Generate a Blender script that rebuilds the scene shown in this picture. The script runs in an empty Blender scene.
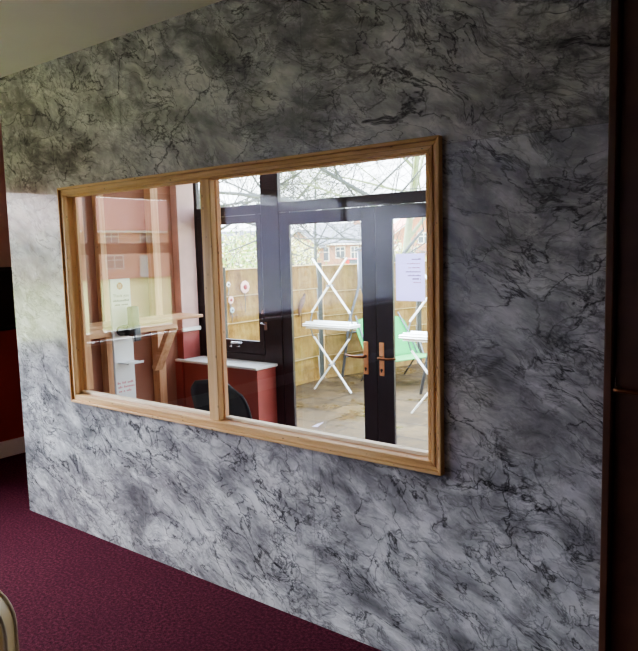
import bpy, bmesh, math, random
from mathutils import Vector, Matrix, Euler
C = bpy.context.scene.collection
PI = math.pi

# ------------------------------------------------------------------ materials
def srgb(r, g, b):
    f = lambda c: (c/255/12.92) if c/255 <= .04045 else ((c/255+.055)/1.055)**2.4
    return (f(r), f(g), f(b), 1)

class NT:
    def __init__(s, name):
        s.m = bpy.data.materials.new(name); s.m.use_nodes = True
        s.t = s.m.node_tree; s.n = s.t.nodes; s.l = s.t.links
        s.b = s.n['Principled BSDF']
    def new(s, typ, **kw):
        n = s.n.new(typ)
        for k, v in kw.items(): setattr(n, k, v)
        return n
    def link(s, a, b): s.l.new(a, b)
    def val(s, sock, v):
        if hasattr(v, 'is_output') or isinstance(v, bpy.types.NodeSocket): s.link(v, sock)
        else: sock.default_value = v
    def math(s, op, a, b=0.0, c=None, clamp=False):
        n = s.new('ShaderNodeMath', operation=op, use_clamp=clamp)
        s.val(n.inputs[0], a); s.val(n.inputs[1], b)
        if c is not None: s.val(n.inputs[2], c)
        return n.outputs[0]
    def coord(s, scale=(1,1,1), rot=(0,0,0), kind='Object', loc=(0,0,0)):
        tc = s.new('ShaderNodeTexCoord'); mp = s.new('ShaderNodeMapping')
        mp.inputs['Scale'].default_value = scale; mp.inputs['Rotation'].default_value = rot
        mp.inputs['Location'].default_value = loc
        s.link(tc.outputs[kind], mp.inputs[0]); return mp.outputs[0]
    def geo(s, scale=(1,1,1), rot=(0,0,0)):
        g = s.new('ShaderNodeNewGeometry'); mp = s.new('ShaderNodeMapping')
        mp.inputs['Scale'].default_value = scale; mp.inputs['Rotation'].default_value = rot
        s.link(g.outputs['Position'], mp.inputs[0]); return mp.outputs[0]
    def noise(s, vec, scale, detail=4, rough=.55, dist=0, out='Fac'):
        n = s.new('ShaderNodeTexNoise'); s.link(vec, n.inputs['Vector'])
        n.inputs['Scale'].default_value = scale; n.inputs['Detail'].default_value = detail
        n.inputs['Roughness'].default_value = rough; n.inputs['Distortion'].default_value = dist
        return n.outputs[out]
    def ramp(s, fac, stops, interp='LINEAR'):
        n = s.new('ShaderNodeValToRGB'); s.link(fac, n.inputs[0]); e = n.color_ramp.elements
        n.color_ramp.interpolation = interp
        while len(e) < len(stops): e.new(.5)
        for i, (p, c) in enumerate(stops):
            e[i].position = p
            if not hasattr(c, '__len__'): c = (c, c, c, 1)
            e[i].color = c if len(c) == 4 else (*c, 1)
        return n.outputs[0]
    def mix(s, fac, a, b, typ='MIX'):
        n = s.new('ShaderNodeMix', data_type='RGBA', blend_type=typ)
        s.val(n.inputs[0], fac); s.val(n.inputs[6], a); s.val(n.inputs[7], b)
        return n.outputs[2]
    def bump(s, h, strength=.3, dist=.01):
        n = s.new('ShaderNodeBump'); n.inputs['Strength'].default_value = strength
        n.inputs['Distance'].default_value = dist; s.link(h, n.inputs['Height'])
        s.link(n.outputs[0], s.b.inputs['Normal'])
    def set(s, col=None, rough=None, metal=None, spec=None):
        if col is not None: s.val(s.b.inputs['Base Color'], col)
        if rough is not None: s.val(s.b.inputs['Roughness'], rough)
        if metal is not None: s.val(s.b.inputs['Metallic'], metal)
        if spec is not None: s.val(s.b.inputs['Specular IOR Level'], spec)
        return s.m

def plain(name, col, rough=.5, metal=0, var=.12, scale=8, spec=.5, bump=0):
    t = NT(name); v = t.geo(); n = t.noise(v, scale, 5, .6)
    d = tuple(c*(1-var) for c in col[:3])+(1,); l = tuple(min(1, c*(1+var)) for c in col[:3])+(1,)
    c = t.ramp(n, [(.25, d), (.75, l)])
    if bump: t.bump(t.noise(v, scale*12, 3), bump, .004)
    return t.set(c, rough, metal, spec)

def pine(name, axis, base, dark, light):
    t = NT(name)
    sc = [26, 26, 26]; sc[axis] = 1.6
    v = t.geo(tuple(sc)); n = t.noise(v, 1.0, 6, .6, .6)
    c = t.ramp(n, [(.28, dark), (.5, base), (.72, light)])
    sc2 = [13, 13, 13]; sc2[axis] = 4.5
    vo = t.new('ShaderNodeTexVoronoi'); t.link(t.geo(tuple(sc2)), vo.inputs['Vector'])
    k = t.math('LESS_THAN', vo.outputs['Distance'], .16)
    sep = t.new('ShaderNodeSeparateColor'); t.link(vo.outputs['Color'], sep.inputs[0])
    k = t.math('MULTIPLY', k, t.math('GREATER_THAN', sep.outputs[0], .82))
    c = t.mix(t.math('MULTIPLY', k, .8), c, tuple(x*.25 for x in dark[:3])+(1,))
    t.bump(n, .15, .002)
    return t.set(c, .5)

def glass(name, refl=.07, grow=1.5, tint=(1,1,1,1)):
    t = NT(name); t.n.remove(t.b); o = t.n['Material Output']
    lw = t.new('ShaderNodeLayerWeight'); lw.inputs['Blend'].default_value = .5
    f = t.math('POWER', lw.outputs['Facing'], 2.6)
    f = t.math('MULTIPLY_ADD', f, grow, refl, clamp=True)
    tr = t.new('ShaderNodeBsdfTransparent'); tr.inputs[0].default_value = tint
    gl = t.new('ShaderNodeBsdfGlossy'); gl.inputs['Roughness'].default_value = 0.0
    mx = t.new('ShaderNodeMixShader'); t.link(f, mx.inputs[0]); t.link(tr.outputs[0], mx.inputs[1]); t.link(gl.outputs[0], mx.inputs[2])
    t.link(mx.outputs[0], o.inputs['Surface']); return t.m

def marble():
    t = NT('grey_marble_panel')
    g = t.new('ShaderNodeNewGeometry'); sp = t.new('ShaderNodeSeparateXYZ'); t.link(g.outputs['Position'], sp.inputs[0])
    X, Z = sp.outputs[0], sp.outputs[2]
    col = t.math('FLOOR', t.math('DIVIDE', t.math('ADD', X, 4.222), 1.205))
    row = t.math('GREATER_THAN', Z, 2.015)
    idx = t.math('MULTIPLY', row, 5.7)
    cb = t.new('ShaderNodeCombineXYZ'); t.link(X, cb.inputs[0]); t.link(Z, cb.inputs[1]); t.link(t.math('MULTIPLY', idx, 1.7), cb.inputs[2])
    P = cb.outputs[0]
    # shared slow warp
    wn = t.noise(P, 1.3, 4, .55, 0, 'Color')
    sub = t.new('ShaderNodeVectorMath', operation='SUBTRACT'); t.link(wn, sub.inputs[0]); sub.inputs[1].default_value = (.5, .5, .5)
    scl = t.new('ShaderNodeVectorMath', operation='SCALE'); t.link(sub.outputs[0], scl.inputs[0]); scl.inputs['Scale'].default_value = .30
    add = t.new('ShaderNodeVectorMath', operation='ADD'); t.link(P, add.inputs[0]); t.link(scl.outputs[0], add.inputs[1])
    def mapped(angle, sx, sy, src=add.outputs[0]):
        m = t.new('ShaderNodeMapping', vector_type='TEXTURE')
        m.inputs['Rotation'].default_value = (0, 0, math.radians(angle)); m.inputs['Scale'].default_value = (1/sx, 1/sy, 1)
        t.link(src, m.inputs[0]); return m.outputs[0]
    A = mapped(-20, 1.0, 2.1)
    B = mapped(-23, 1.0, 1.9)
    cloud = t.noise(A, 1.6, 4, .55, .2)
    mid = t.noise(B, 4.4, 5, .52, .5)
    fine = t.noise(mapped(-24, 1, 2.4), 13.0, 8, .70, .3)
    fac = t.math('ADD', t.math('ADD', t.math('MULTIPLY', cloud, .36), t.math('MULTIPLY', mid, .44)), t.math('MULTIPLY', fine, .20))
    c = t.ramp(fac, [(.37, srgb(108, 108, 112)), (.44, srgb(148, 148, 151)), (.50, srgb(178, 178, 180)), (.55, srgb(202, 202, 204)), (.63, srgb(222, 222, 222))])
    def vein(vec, scale, w, mscale, mlo, mhi, dist=1.0, det=7, rg=.56):
        n = t.noise(vec, scale, det, rg, dist)
        r = t.math('ABSOLUTE', t.math('SUBTRACT', n, .5))
        r = t.math('SUBTRACT', 1.0, t.math('DIVIDE', r, w), clamp=True)
        mk = t.ramp(t.noise(P, mscale, 3, .5), [(mlo, 0.0), (mhi, 1.0)])
        return t.math('MULTIPLY', r, mk)
    v1 = vein(A, 1.5, .010, 2.2, .40, .56, .5, 8)
    v2 = vein(mapped(-26, 1, 1.9), 3.6, .014, 3.1, .38, .55, .5)
    v4 = vein(mapped(-32, 1, 1.6), 7.5, .022, 4.1, .40, .58, .6)
    v3 = vein(mapped(-14, 1, 2.6), 7.0, .040, 2.6, .40, .60, .4)
    v5 = vein(mapped(-22, 1, 2.2), 15.0, .05, 5.0, .42, .60, .5, 5)
    soft = vein(B, 2.6, .07, 2.0, .40, .62, .4, 4, .5)
    c = t.mix(t.math('MULTIPLY', soft, .45), c, srgb(96, 96, 100))
    c = t.mix(t.math('MULTIPLY', v5, .40), c, srgb(92, 92, 96))
    c = t.mix(t.math('MULTIPLY', v3, .50), c, srgb(84, 84, 88))
    c = t.mix(t.math('MULTIPLY', v4, .70), c, srgb(64, 64, 68))
    c = t.mix(t.math('MULTIPLY', v2, .85), c, srgb(48, 48, 52))
    c = t.mix(t.math('MULTIPLY', v1, .90), c, srgb(36, 36, 40))
    # thin black cracks
    wn2 = t.noise(P, 5.0, 4, .6, 0, 'Color')
    sc2 = t.new('ShaderNodeVectorMath', operation='SCALE'); t.link(wn2, sc2.inputs[0]); sc2.inputs['Scale'].default_value = .30
    ad2 = t.new('ShaderNodeVectorMath', operation='ADD'); t.link(add.outputs[0], ad2.inputs[0]); t.link(sc2.outputs[0], ad2.inputs[1])
    vo = t.new('ShaderNodeTexVoronoi', feature='DISTANCE_TO_EDGE'); t.link(mapped(-22, 1, 1.6, ad2.outputs[0]), vo.inputs['Vector']); vo.inputs['Scale'].default_value = 2.3
    cr = t.math('SUBTRACT', 1.0, t.math('DIVIDE', vo.outputs['Distance'], .018), clamp=True)
    cm = t.ramp(t.noise(P, 2.4, 3, .5), [(.52, 0.0), (.62, 1.0)])
    c = t.mix(t.math('MULTIPLY', t.math('MULTIPLY', cr, cm), .85), c, srgb(30, 30, 33))
    c = t.mix(row, c, t.mix(1.0, c, (.97, .94, .88, 1), 'MULTIPLY'))  # warm light on the upper wall, tinted into the top panel row
    # panel joints
    fx = t.math('FRACT', t.math('DIVIDE', t.math('ADD', X, 4.222), 1.205))
    jx = t.math('LESS_THAN', t.math('ABSOLUTE', t.math('SUBTRACT', fx, .0015)), .0016)
    jz = t.math('LESS_THAN', t.math('ABSOLUTE', t.math('SUBTRACT', Z, 2.015)), .0016)
    c = t.mix(t.math('MULTIPLY', t.math('MAXIMUM', jx, jz), .28), c, srgb(50, 48, 46))
    t.set(c, t.ramp(fine, [(.3, .20), (.7, .30)]), 0, .5)
    t.b.inputs['Coat Weight'].default_value = .35; t.b.inputs['Coat Roughness'].default_value = .07
    return t.m

def two_tone(name, upper, lower, z):
    t = NT(name); g = t.new('ShaderNodeNewGeometry'); sp = t.new('ShaderNodeSeparateXYZ'); t.link(g.outputs['Position'], sp.inputs[0])
    n = t.noise(t.geo(), 5, 5)
    c = t.mix(t.math('GREATER_THAN', sp.outputs[2], z), lower, upper)
    c = t.mix(t.ramp(n, [(.3, .0), (.7, .22)]), c, (.08, .05, .05, 1)); t.bump(t.noise(t.geo(), 90, 3), .15, .003)
    return t.set(c, .55)

def carpet_mat():
    t = NT('burgundy_carpet'); v = t.geo()
    a = t.noise(v, 70, 3, .6); b = t.noise(v, 230, 2, .7); s = t.noise(v, 2.2, 3)
    f = t.math('ADD', t.math('MULTIPLY', a, .55), t.math('MULTIPLY', b, .45))
    c = t.ramp(f, [(.34, srgb(42, 14, 27)), (.5, srgb(80, 30, 46)), (.66, srgb(122, 58, 74))])
    c = t.mix(t.ramp(s, [(.35, 0.0), (.7, .35)]), c, srgb(70, 20, 40))
    t.bump(f, .9, .012)
    return t.set(c, .95, 0, .1)

def boards_mat(name, cols, seed=0):
    t = NT(name)
    n = t.noise(t.coord((3.2, 3.2, 3.2)), 1.0, 6, .65); st = t.noise(t.coord((26, 26, 2.6)), 1, 6, .7); sp = t.noise(t.coord((9, 9, 9)), 1.0, 6, .75)
    f = t.math('ADD', t.math('ADD', t.math('MULTIPLY', n, .40), t.math('MULTIPLY', st, .30)), t.math('MULTIPLY', sp, .30))
    c = t.ramp(f, [(.36, cols[0]), (.46, cols[1]), (.54, cols[2]), (.63, cols[3])])
    h = t.noise(t.coord((1.3, 1.3, 1.3)), 1.0, 3, .5)
    c = t.mix(t.ramp(h, [(.48, 0.0), (.68, .45)]), c, srgb(128, 118, 62))
    return t.set(c, .85, 0, .15)

def paving_mat():
    t = NT('wet_stone_paving'); v = t.geo()
    br = t.new('ShaderNodeTexBrick'); t.link(v, br.inputs['Vector'])
    br.inputs['Scale'].default_value = 1.0; br.inputs['Brick Width'].default_value = .6; br.inputs['Row Height'].default_value = .45
    br.inputs['Mortar Size'].default_value = .012; br.inputs['Color1'].default_value = srgb(100, 84, 56); br.inputs['Color2'].default_value = srgb(78, 64, 42)
    br.inputs['Mortar'].default_value = srgb(36, 31, 25)
    n = t.noise(v, 2.6, 9, .72); n2 = t.noise(v, 14, 6, .8)
    c = t.mix(t.ramp(n, [(.38, .75), (.6, 0.0)]), br.outputs['Color'], srgb(46, 38, 28))
    c = t.mix(t.ramp(n2, [(.5, 0.0), (.72, .55)]), c, srgb(112, 88, 44))
    wet = t.ramp(t.noise(v, 1.5, 4, .6), [(.36, .10), (.50, .65)])
    return t.set(c, wet, 0, .3)

def grass_mat(name, a, b, c_):
    t = NT(name); v = t.geo(); n = t.noise(v, .35, 6, .6); n2 = t.noise(v, 14, 3, .7)
    f = t.math('ADD', t.math('MULTIPLY', n, .6), t.math('MULTIPLY', n2, .4))
    return t.set(t.ramp(f, [(.35, a), (.5, b), (.65, c_)]), .9, 0, .15)

def brick_mat(name, c1, c2, mortar):
    t = NT(name); tc = t.new('ShaderNodeTexCoord'); sp = t.new('ShaderNodeSeparateXYZ'); t.link(tc.outputs['Object'], sp.inputs[0])
    cb = t.new('ShaderNodeCombineXYZ'); t.link(t.math('ADD', sp.outputs[0], sp.outputs[1]), cb.inputs[0]); t.link(sp.outputs[2], cb.inputs[1])
    br = t.new('ShaderNodeTexBrick'); t.link(cb.outputs[0], br.inputs['Vector']); br.inputs['Scale'].default_value = 1.0
    br.inputs['Brick Width'].default_value = .23; br.inputs['Row Height'].default_value = .078; br.inputs['Mortar Size'].default_value = .008
    br.inputs['Color1'].default_value = c1; br.inputs['Color2'].default_value = c2; br.inputs['Mortar'].default_value = mortar
    n = t.noise(tc.outputs['Object'], .6, 4)
    return t.set(t.mix(t.ramp(n, [(.35, .3), (.65, 0.0)]), br.outputs['Color'], tuple(x*.5 for x in c1[:3])+(1,)), .85, 0, .2)

def tiles_mat(name, a, b):
    t = NT(name); w = t.new('ShaderNodeTexWave', wave_type='BANDS', bands_direction='Z'); t.link(t.coord((1,1,1)), w.inputs['Vector'])
    w.inputs['Scale'].default_value = 1.6; w.inputs['Distortion'].default_value = 1.2; w.inputs['Detail'].default_value = 3
    n = t.noise(t.coord(), 2.5, 5)
    return t.set(t.mix(n, t.ramp(w.outputs['Fac'], [(.0, a), (1., b)]), a), .75, 0, .3)

M = {}
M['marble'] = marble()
M['carpet'] = carpet_mat()
M['ceiling'] = plain('off_white_ceiling_paint', srgb(232, 232, 232), .8, 0, .03, 2)
M['two_tone'] = two_tone('pink_over_terracotta_paint', srgb(216, 176, 164), srgb(158, 62, 52), 1.09)
M['pier'] = two_tone('pink_over_red_paint', srgb(226, 190, 184), srgb(166, 86, 80), 1.06)
M['red'] = plain('red_masonry_paint', srgb(164, 84, 76), .5, 0, .10, 5)
M['white'] = plain('white_gloss_paint', srgb(232, 232, 230), .35, 0, .03, 4)
M['plaster'] = plain('bare_pink_plasterboard', srgb(172, 124, 104), .75, 0, .05, 2.5)
PB = (srgb(216, 174, 120), srgb(182, 132, 80), srgb(232, 198, 150))
M['pine_x'] = pine('pine_along_x', 0, *PB); M['pine_y'] = pine('pine_along_y', 1, *PB); M['pine_z'] = pine('pine_along_z', 2, *PB)
PS = (srgb(222, 178, 138), srgb(196, 144, 104), srgb(236, 200, 164))
M['stud_z'] = pine('planed_stud_upright', 2, *PS); M['stud_y'] = pine('planed_stud_lengthwise', 1, *PS); M['stud_x'] = pine('planed_stud_crosswise', 0, *PS)
M['darkwood'] = plain('dark_stained_joinery', srgb(50, 43, 48), .34, 0, .25, 10)
M['door_dark'] = plain('dark_oak_door', srgb(88, 56, 42), .42, 0, .35, 7)
M['glass'] = glass('clear_pane', .042, .95)
M['glass_ext'] = glass('clear_exterior_pane', .04, .6)
M['roof_glass'] = glass('translucent_roof_sheet', .15, .5, (.42, .42, .40, 1))
def translucent(name, col, trans, fr_t):
    t = NT(name); o = t.n['Material Output']; t.set(col, .8, 0, .1)
    a = t.new('ShaderNodeBsdfTranslucent'); a.inputs[0].default_value = col
    m1 = t.new('ShaderNodeMixShader'); m1.inputs[0].default_value = fr_t; t.link(t.b.outputs[0], m1.inputs[1]); t.link(a.outputs[0], m1.inputs[2])
    b = t.new('ShaderNodeBsdfTransparent'); m2 = t.new('ShaderNodeMixShader'); m2.inputs[0].default_value = trans
    t.link(m1.outputs[0], m2.inputs[1]); t.link(b.outputs[0], m2.inputs[2]); t.link(m2.outputs[0], o.inputs['Surface']); return t.m
M['net'] = translucent('bluish_veil_net', srgb(176, 178, 206), .36, .6)
M['paper'] = translucent('white_paper', srgb(228, 222, 255), 0, .72)
M['lit_bead'] = plain('daylit_sill_bead', srgb(238, 220, 194), .5, 0, .04, 9)  # pale colour paints in the daylight on the pine sill edge
M['brass'] = plain('polished_copper_brass', srgb(246, 184, 134), .35, .4, .08, 20)
M['dark_brass'] = plain('worn_bronze', srgb(120, 78, 52), .35, 1, .1, 20)
M['chrome'] = plain('satin_chrome', srgb(200, 200, 205), .22, 1, .05, 20)
M['black'] = plain('black_plastic', srgb(22, 22, 24), .35, 0, .1, 12)
M['screen'] = plain('black_glossy_screen', srgb(10, 10, 12), .12, 0, .1, 5)
M['chair_black'] = plain('charcoal_moulded_plastic', srgb(44, 49, 54), .36, 0, .08, 20)
M['cream'] = plain('cream_vinyl', srgb(230, 204, 150), .4, 0, .06, 9, .5, .05)
M['piping'] = plain('pale_cream_piping', srgb(234, 218, 186), .4, 0, .04, 9)
M['board_white'] = plain('white_coated_board', srgb(238, 241, 242), .35, 0, .02, 6)
M['rust'] = plain('rust_orange_print', srgb(158, 50, 28), .5)
M['ink'] = plain('grey_print', srgb(110, 124, 120), .6)
M['red_ink'] = plain('red_print', srgb(216, 150, 156), .6)
M['plum_ink'] = plain('plum_print', srgb(150, 120, 150), .6)
M['grey_plastic'] = plain('grey_translucent_plastic', srgb(52, 52, 50), .3, 0, .1, 20)
M['table_white'] = plain('white_powder_coat', srgb(238, 242, 240), .4, 0, .04, 9)
M['grey_metal'] = plain('grey_galvanised_tube', srgb(104, 109, 117), .4, .3, .1, 12)
M['green'] = plain('mint_green_plastic', srgb(24, 168, 84), .45, 0, .06, 6)
M['lime'] = plain('pale_green_plastic', srgb(84, 172, 100), .45, 0, .06, 6)
M['fence'] = boards_mat('weathered_timber_boards', (srgb(70, 48, 24), srgb(122, 94, 48), srgb(152, 122, 68), srgb(170, 146, 92)))
M['fence_b'] = boards_mat('tan_timber_boards', (srgb(88, 68, 40), srgb(128, 104, 62), srgb(150, 124, 78), srgb(168, 146, 98)))
M['fence_edge'] = plain('pale_sawn_edge', srgb(200, 178, 132), .8, 0, .1, 9)
M['post'] = plain('grey_green_post', srgb(70, 72, 66), .8, 0, .2, 9)
M['paving'] = paving_mat()
M['grass'] = grass_mat('lawn_grass', srgb(128, 138, 76), srgb(158, 164, 94), srgb(186, 188, 116))
M['bark'] = plain('grey_bark', srgb(78, 82, 82), .9, 0, .25, 6)
M['bark_pale'] = plain('lichen_bark', srgb(136, 146, 116), .9, 0, .2, 5)
M['leaf_y'] = plain('yellow_green_leaves', srgb(196, 196, 112), .7, 0, .3, 3)
M['leaf_g'] = plain('fresh_green_leaves', srgb(150, 188, 104), .7, 0, .3, 3)
M['leaf_w'] = plain('pale_blossom', srgb(222, 222, 196), .7, 0, .15, 3)
M['brick'] = brick_mat('brown_brick', srgb(168, 116, 92), srgb(188, 138, 112), srgb(190, 178, 164))
M['brick_o'] = brick_mat('orange_brick', srgb(204, 124, 84), srgb(216, 142, 104), srgb(200, 184, 168))
M['brick_p'] = brick_mat('pink_brick', srgb(206, 146, 126), srgb(216, 160, 140), srgb(220, 196, 180))
M['slate'] = tiles_mat('grey_slate', srgb(120, 122, 130), srgb(146, 148, 156))
M['rooft'] = tiles_mat('brown_roof_tiles', srgb(180, 120, 104), srgb(196, 136, 120))
M['win_dark'] = plain('dark_house_pane', srgb(90, 98, 108), .15)
M['petal_pink'] = plain('pink_enamel', srgb(238, 196, 186), .5)
M['petal_white'] = plain('white_enamel', srgb(236, 236, 236), .5)
M['petal_red'] = plain('dark_red_enamel', srgb(146, 44, 50), .5)
M['petal_blue'] = plain('pale_blue_enamel', srgb(168, 196, 208), .5)
M['rusty'] = plain('rusty_iron', srgb(112, 88, 74), .8, .3, .3, 20)
M['car_red'] = plain('red_car_paint', srgb(206, 62, 54), .3)
M['tile_floor'] = plain('brown_porch_tile', srgb(120, 92, 80), .4, 0, .15, 3)
M['render'] = plain('cream_render', srgb(205, 198, 184), .85, 0, .06, 2)

# ------------------------------------------------------------------ mesh helpers
class MB:
    def __init__(s): s.v = []; s.f = []
    def add(s, vs, fs):
        o = len(s.v); s.v += [tuple(v) for v in vs]; s.f += [tuple(i+o for i in f) for f in fs]; return s
    def box(s, x0, x1, y0, y1, z0, z1):
        vs = [(x, y, z) for x in (x0, x1) for y in (y0, y1) for z in (z0, z1)]
        return s.add(vs, [(0,1,3,2), (4,6,7,5), (0,4,5,1), (2,3,7,6), (0,2,6,4), (1,5,7,3)])
    def bar(s, a, b, w, h, up=(0,0,1)):
        a = Vector(a); b = Vector(b); d = (b-a).normalized(); u = Vector(up)
        if abs(d.dot(u)) > .98: u = Vector((0, 1, 0))
        r = d.cross(u).normalized(); u = r.cross(d)
        vs = [p + r*sx*w/2 + u*sz*h/2 for p in (a, b) for sx in (-1, 1) for sz in (-1, 1)]
        return s.add(vs, [(0,1,3,2), (4,6,7,5), (0,4,5,1), (2,3,7,6), (0,2,6,4), (1,5,7,3)])
    def tube(s, pts, r, n=8, cap=True):
        pts = [Vector(p) for p in pts]; k = len(pts)
        rs = r if hasattr(r, '__len__') else [r]*k
        o = len(s.v); prev = None
        for i, p in enumerate(pts):
            d = (pts[min(i+1, k-1)] - pts[max(i-1, 0)])
            d = d.normalized() if d.length > 1e-9 else Vector((0,0,1))
            if prev is None:
                u = Vector((0,0,1)) if abs(d.z) < .9 else Vector((1,0,0))
            else: u = prev
            u = (u - d*u.dot(d)).normalized(); prev = u; w = d.cross(u)
            for j in range(n):
                a = 2*PI*j/n; s.v.append(tuple(p + (u*math.cos(a) + w*math.sin(a))*rs[i]))
        for i in range(k-1):
            for j in range(n):
                s.f.append((o+i*n+j, o+i*n+(j+1) % n, o+(i+1)*n+(j+1) % n, o+(i+1)*n+j))
        if cap:
            s.f.append(tuple(o+j for j in range(n-1, -1, -1))); s.f.append(tuple(o+(k-1)*n+j for j in range(n)))
        return s
    def prism(s, poly, axis, a, b):
        """poly of 2-D points extruded along axis from a to b"""
        def P(p, t): q = [p[0], p[1]]; q.insert(axis, t); return tuple(q)
        n = len(poly); vs = [P(p, a) for p in poly] + [P(p, b) for p in poly]
        fs = [tuple(range(n-1, -1, -1)), tuple(range(n, 2*n))] + [(i, (i+1) % n, (i+1) % n+n, i+n) for i in range(n)]
        return s.add(vs, fs)
    def disc(s, c, n, r, seg=16, thick=.004):
        c = Vector(c); n = Vector(n).normalized(); return s.tube([c, c+n*thick], r, seg)
    def ball(s, c, r, seg=10, ring=6, sq=(1,1,1)):
        c = Vector(c); o = len(s.v); 
        for i in range(ring+1):
            th = PI*i/ring
            for j in range(seg):
                ph = 2*PI*j/seg
                s.v.append((c.x+r*sq[0]*math.sin(th)*math.cos(ph), c.y+r*sq[1]*math.sin(th)*math.sin(ph), c.z+r*sq[2]*math.cos(th)))
        for i in range(ring):
            for j in range(seg): s.f.append((o+i*seg+j, o+(i+1)*seg+j, o+(i+1)*seg+(j+1) % seg, o+i*seg+(j+1) % seg))
        return s
    def build(s, name, mat, parent=None, bevel=0, smooth=False, loc=None, seg=2):
        me = bpy.data.meshes.new(name); 
        vs = s.v
        if loc is not None: vs = [(v[0]-loc[0], v[1]-loc[1], v[2]-loc[2]) for v in vs]
        me.from_pydata(vs, [], s.f)
        bm = bmesh.new(); bm.from_mesh(me); bmesh.ops.remove_doubles(bm, verts=bm.verts, dist=1e-5)
        bmesh.ops.recalc_face_normals(bm, faces=bm.faces); bm.to_mesh(me); bm.free()
        me.materials.append(mat)
        o = bpy.data.objects.new(name, me); C.objects.link(o)
        if loc is not None: o.location = loc
        if bevel:
            b = o.modifiers.new('bevel', 'BEVEL'); b.width = bevel; b.segments = seg; b.limit_method = 'ANGLE'; b.angle_limit = math.radians(40)
        if smooth or bevel:
            for p in me.polygons: p.use_smooth = True
            if not smooth or bevel:
                try: me.set_sharp_from_angle(angle=math.radians(40))
                except Exception: pass
        if parent is not None:
            o.parent = parent
        return o

def tag(o, label=None, cat=None, group=None, kind=None):
    if label: o['label'] = label
    if cat: o['category'] = cat
    if group: o['group'] = group
    if kind: o['kind'] = kind
    return o
def thing(name, label, cat, loc=(0,0,0), rz=0, group=None, kind=None):
    o = bpy.data.objects.new(name, None); C.objects.link(o); o.location = loc; o.rotation_euler = (0, 0, rz)
    o.empty_display_size = .1
    return tag(o, label, cat, group, kind)
def struct(o, label=None, cat=None): return tag(o, label, cat, None, 'structure')
def kids(o): return [c for c in C.objects if c.parent == o]
def copy_tree(o, parent=None):
    c = o.copy(); C.objects.link(c); c.parent = parent
    for ch in kids(o): copy_tree(ch, c)
    return c
def local(mb, o):      # world coordinates -> the frame of an empty placed at o (no rotation)
    l = o.location; mb.v = [(a-l[0], b-l[1], c-l[2]) for a, b, c in mb.v]; return mb

# ------------------------------------------------------------------ room shell
XL, YB, XR, ZC = -5.55, -8.0, 3.2, 2.755
PX0, PX1 = -4.222, -.605          # marble partition
WX0, WX1, WZ0, WZ1 = -3.585, -1.233, .838, 2.012   # hole for the window
TH = .05
def wall_with_holes_x(mb, x0, x1, y0, y1, z0, z1, holes):
    """wall lying along x"""
    xs = sorted(holes, key=lambda h: h[0]); cur = x0
    for (a, b, c, d) in xs:
        if a > cur: mb.box(cur, a, y0, y1, z0, z1)
        if c > z0: mb.box(a, b, y0, y1, z0, c)
        if d < z1: mb.box(a, b, y0, y1, d, z1)
        cur = b
    if cur < x1: mb.box(cur, x1, y0, y1, z0, z1)
    return mb
def wall_with_holes_y(mb, x0, x1, y0, y1, z0, z1, holes):
    cur = y0
    for (a, b, c, d) in sorted(holes):
        if a > cur: mb.box(x0, x1, cur, a, z0, z1)
        if c > z0: mb.box(x0, x1, a, b, z0, c)
        if d < z1: mb.box(x0, x1, a, b, d, z1)
        cur = b
    if cur < y1: mb.box(x0, x1, cur, y1, z0, z1)
    return mb

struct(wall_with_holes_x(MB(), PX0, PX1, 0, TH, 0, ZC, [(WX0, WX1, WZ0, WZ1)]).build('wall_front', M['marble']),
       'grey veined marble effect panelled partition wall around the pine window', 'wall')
struct(MB().box(XL-.1, XR, YB, 1.46, -.12, 0).build('floor', M['carpet']), 'burgundy speckled carpet floor', 'floor')
struct(MB().box(XL-.1, XR+.1, YB-.1, TH, ZC, ZC+.15).box(XL-.1, PX0, TH, 1.62, ZC, ZC+.15).box(-.54, XR+.1, TH, 1.62, ZC, ZC+.15).build('ceiling', M['ceiling']), 'plain off-white ceiling above the marble wall', 'ceiling')
LW = [(-2.50, -.58, .87, 2.27), (-7.80, -3.15, .87, 2.40)]
struct(wall_with_holes_y(MB(), XL-.2, XL, YB, 1.46, -.12, ZC, LW).build('wall_left', M['two_tone']),
       'pink over terracotta painted side wall at the left edge', 'wall')
struct(MB().box(XL, XL+.018, YB, 1.4, 0, .137).build('baseboard_left', M['white'], bevel=.004), 'white skirting board below the terracotta wall', 'skirting')
struct(MB().box(XL-.2, XR+.1, YB-.12, YB, -.12, ZC).build('wall_back', M['render']), 'unseen wall behind the viewer, made pale to brighten the room', 'wall')  # unseen back and right walls coloured pale to bounce more light
struct(MB().box(XR, XR+.12, YB, 1.5, -.12, ZC).build('wall_right', M['render']), 'unseen wall on the far right, made pale to brighten the room', 'wall')
mbw = MB().box(.32, XR, 0, TH, 0, ZC).box(PX1, .32, 0, TH, 2.62, ZC)
struct(mbw.build('wall_front_right', M['two_tone']), 'painted wall beside and above the dark door', 'wall')
# nook behind the partition on the left
struct(MB().box(XL, PX0, 1.40, 1.46, 0, ZC).build('wall_nook', M['two_tone']), 'painted wall closing the passage left of the partition', 'wall')
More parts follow.
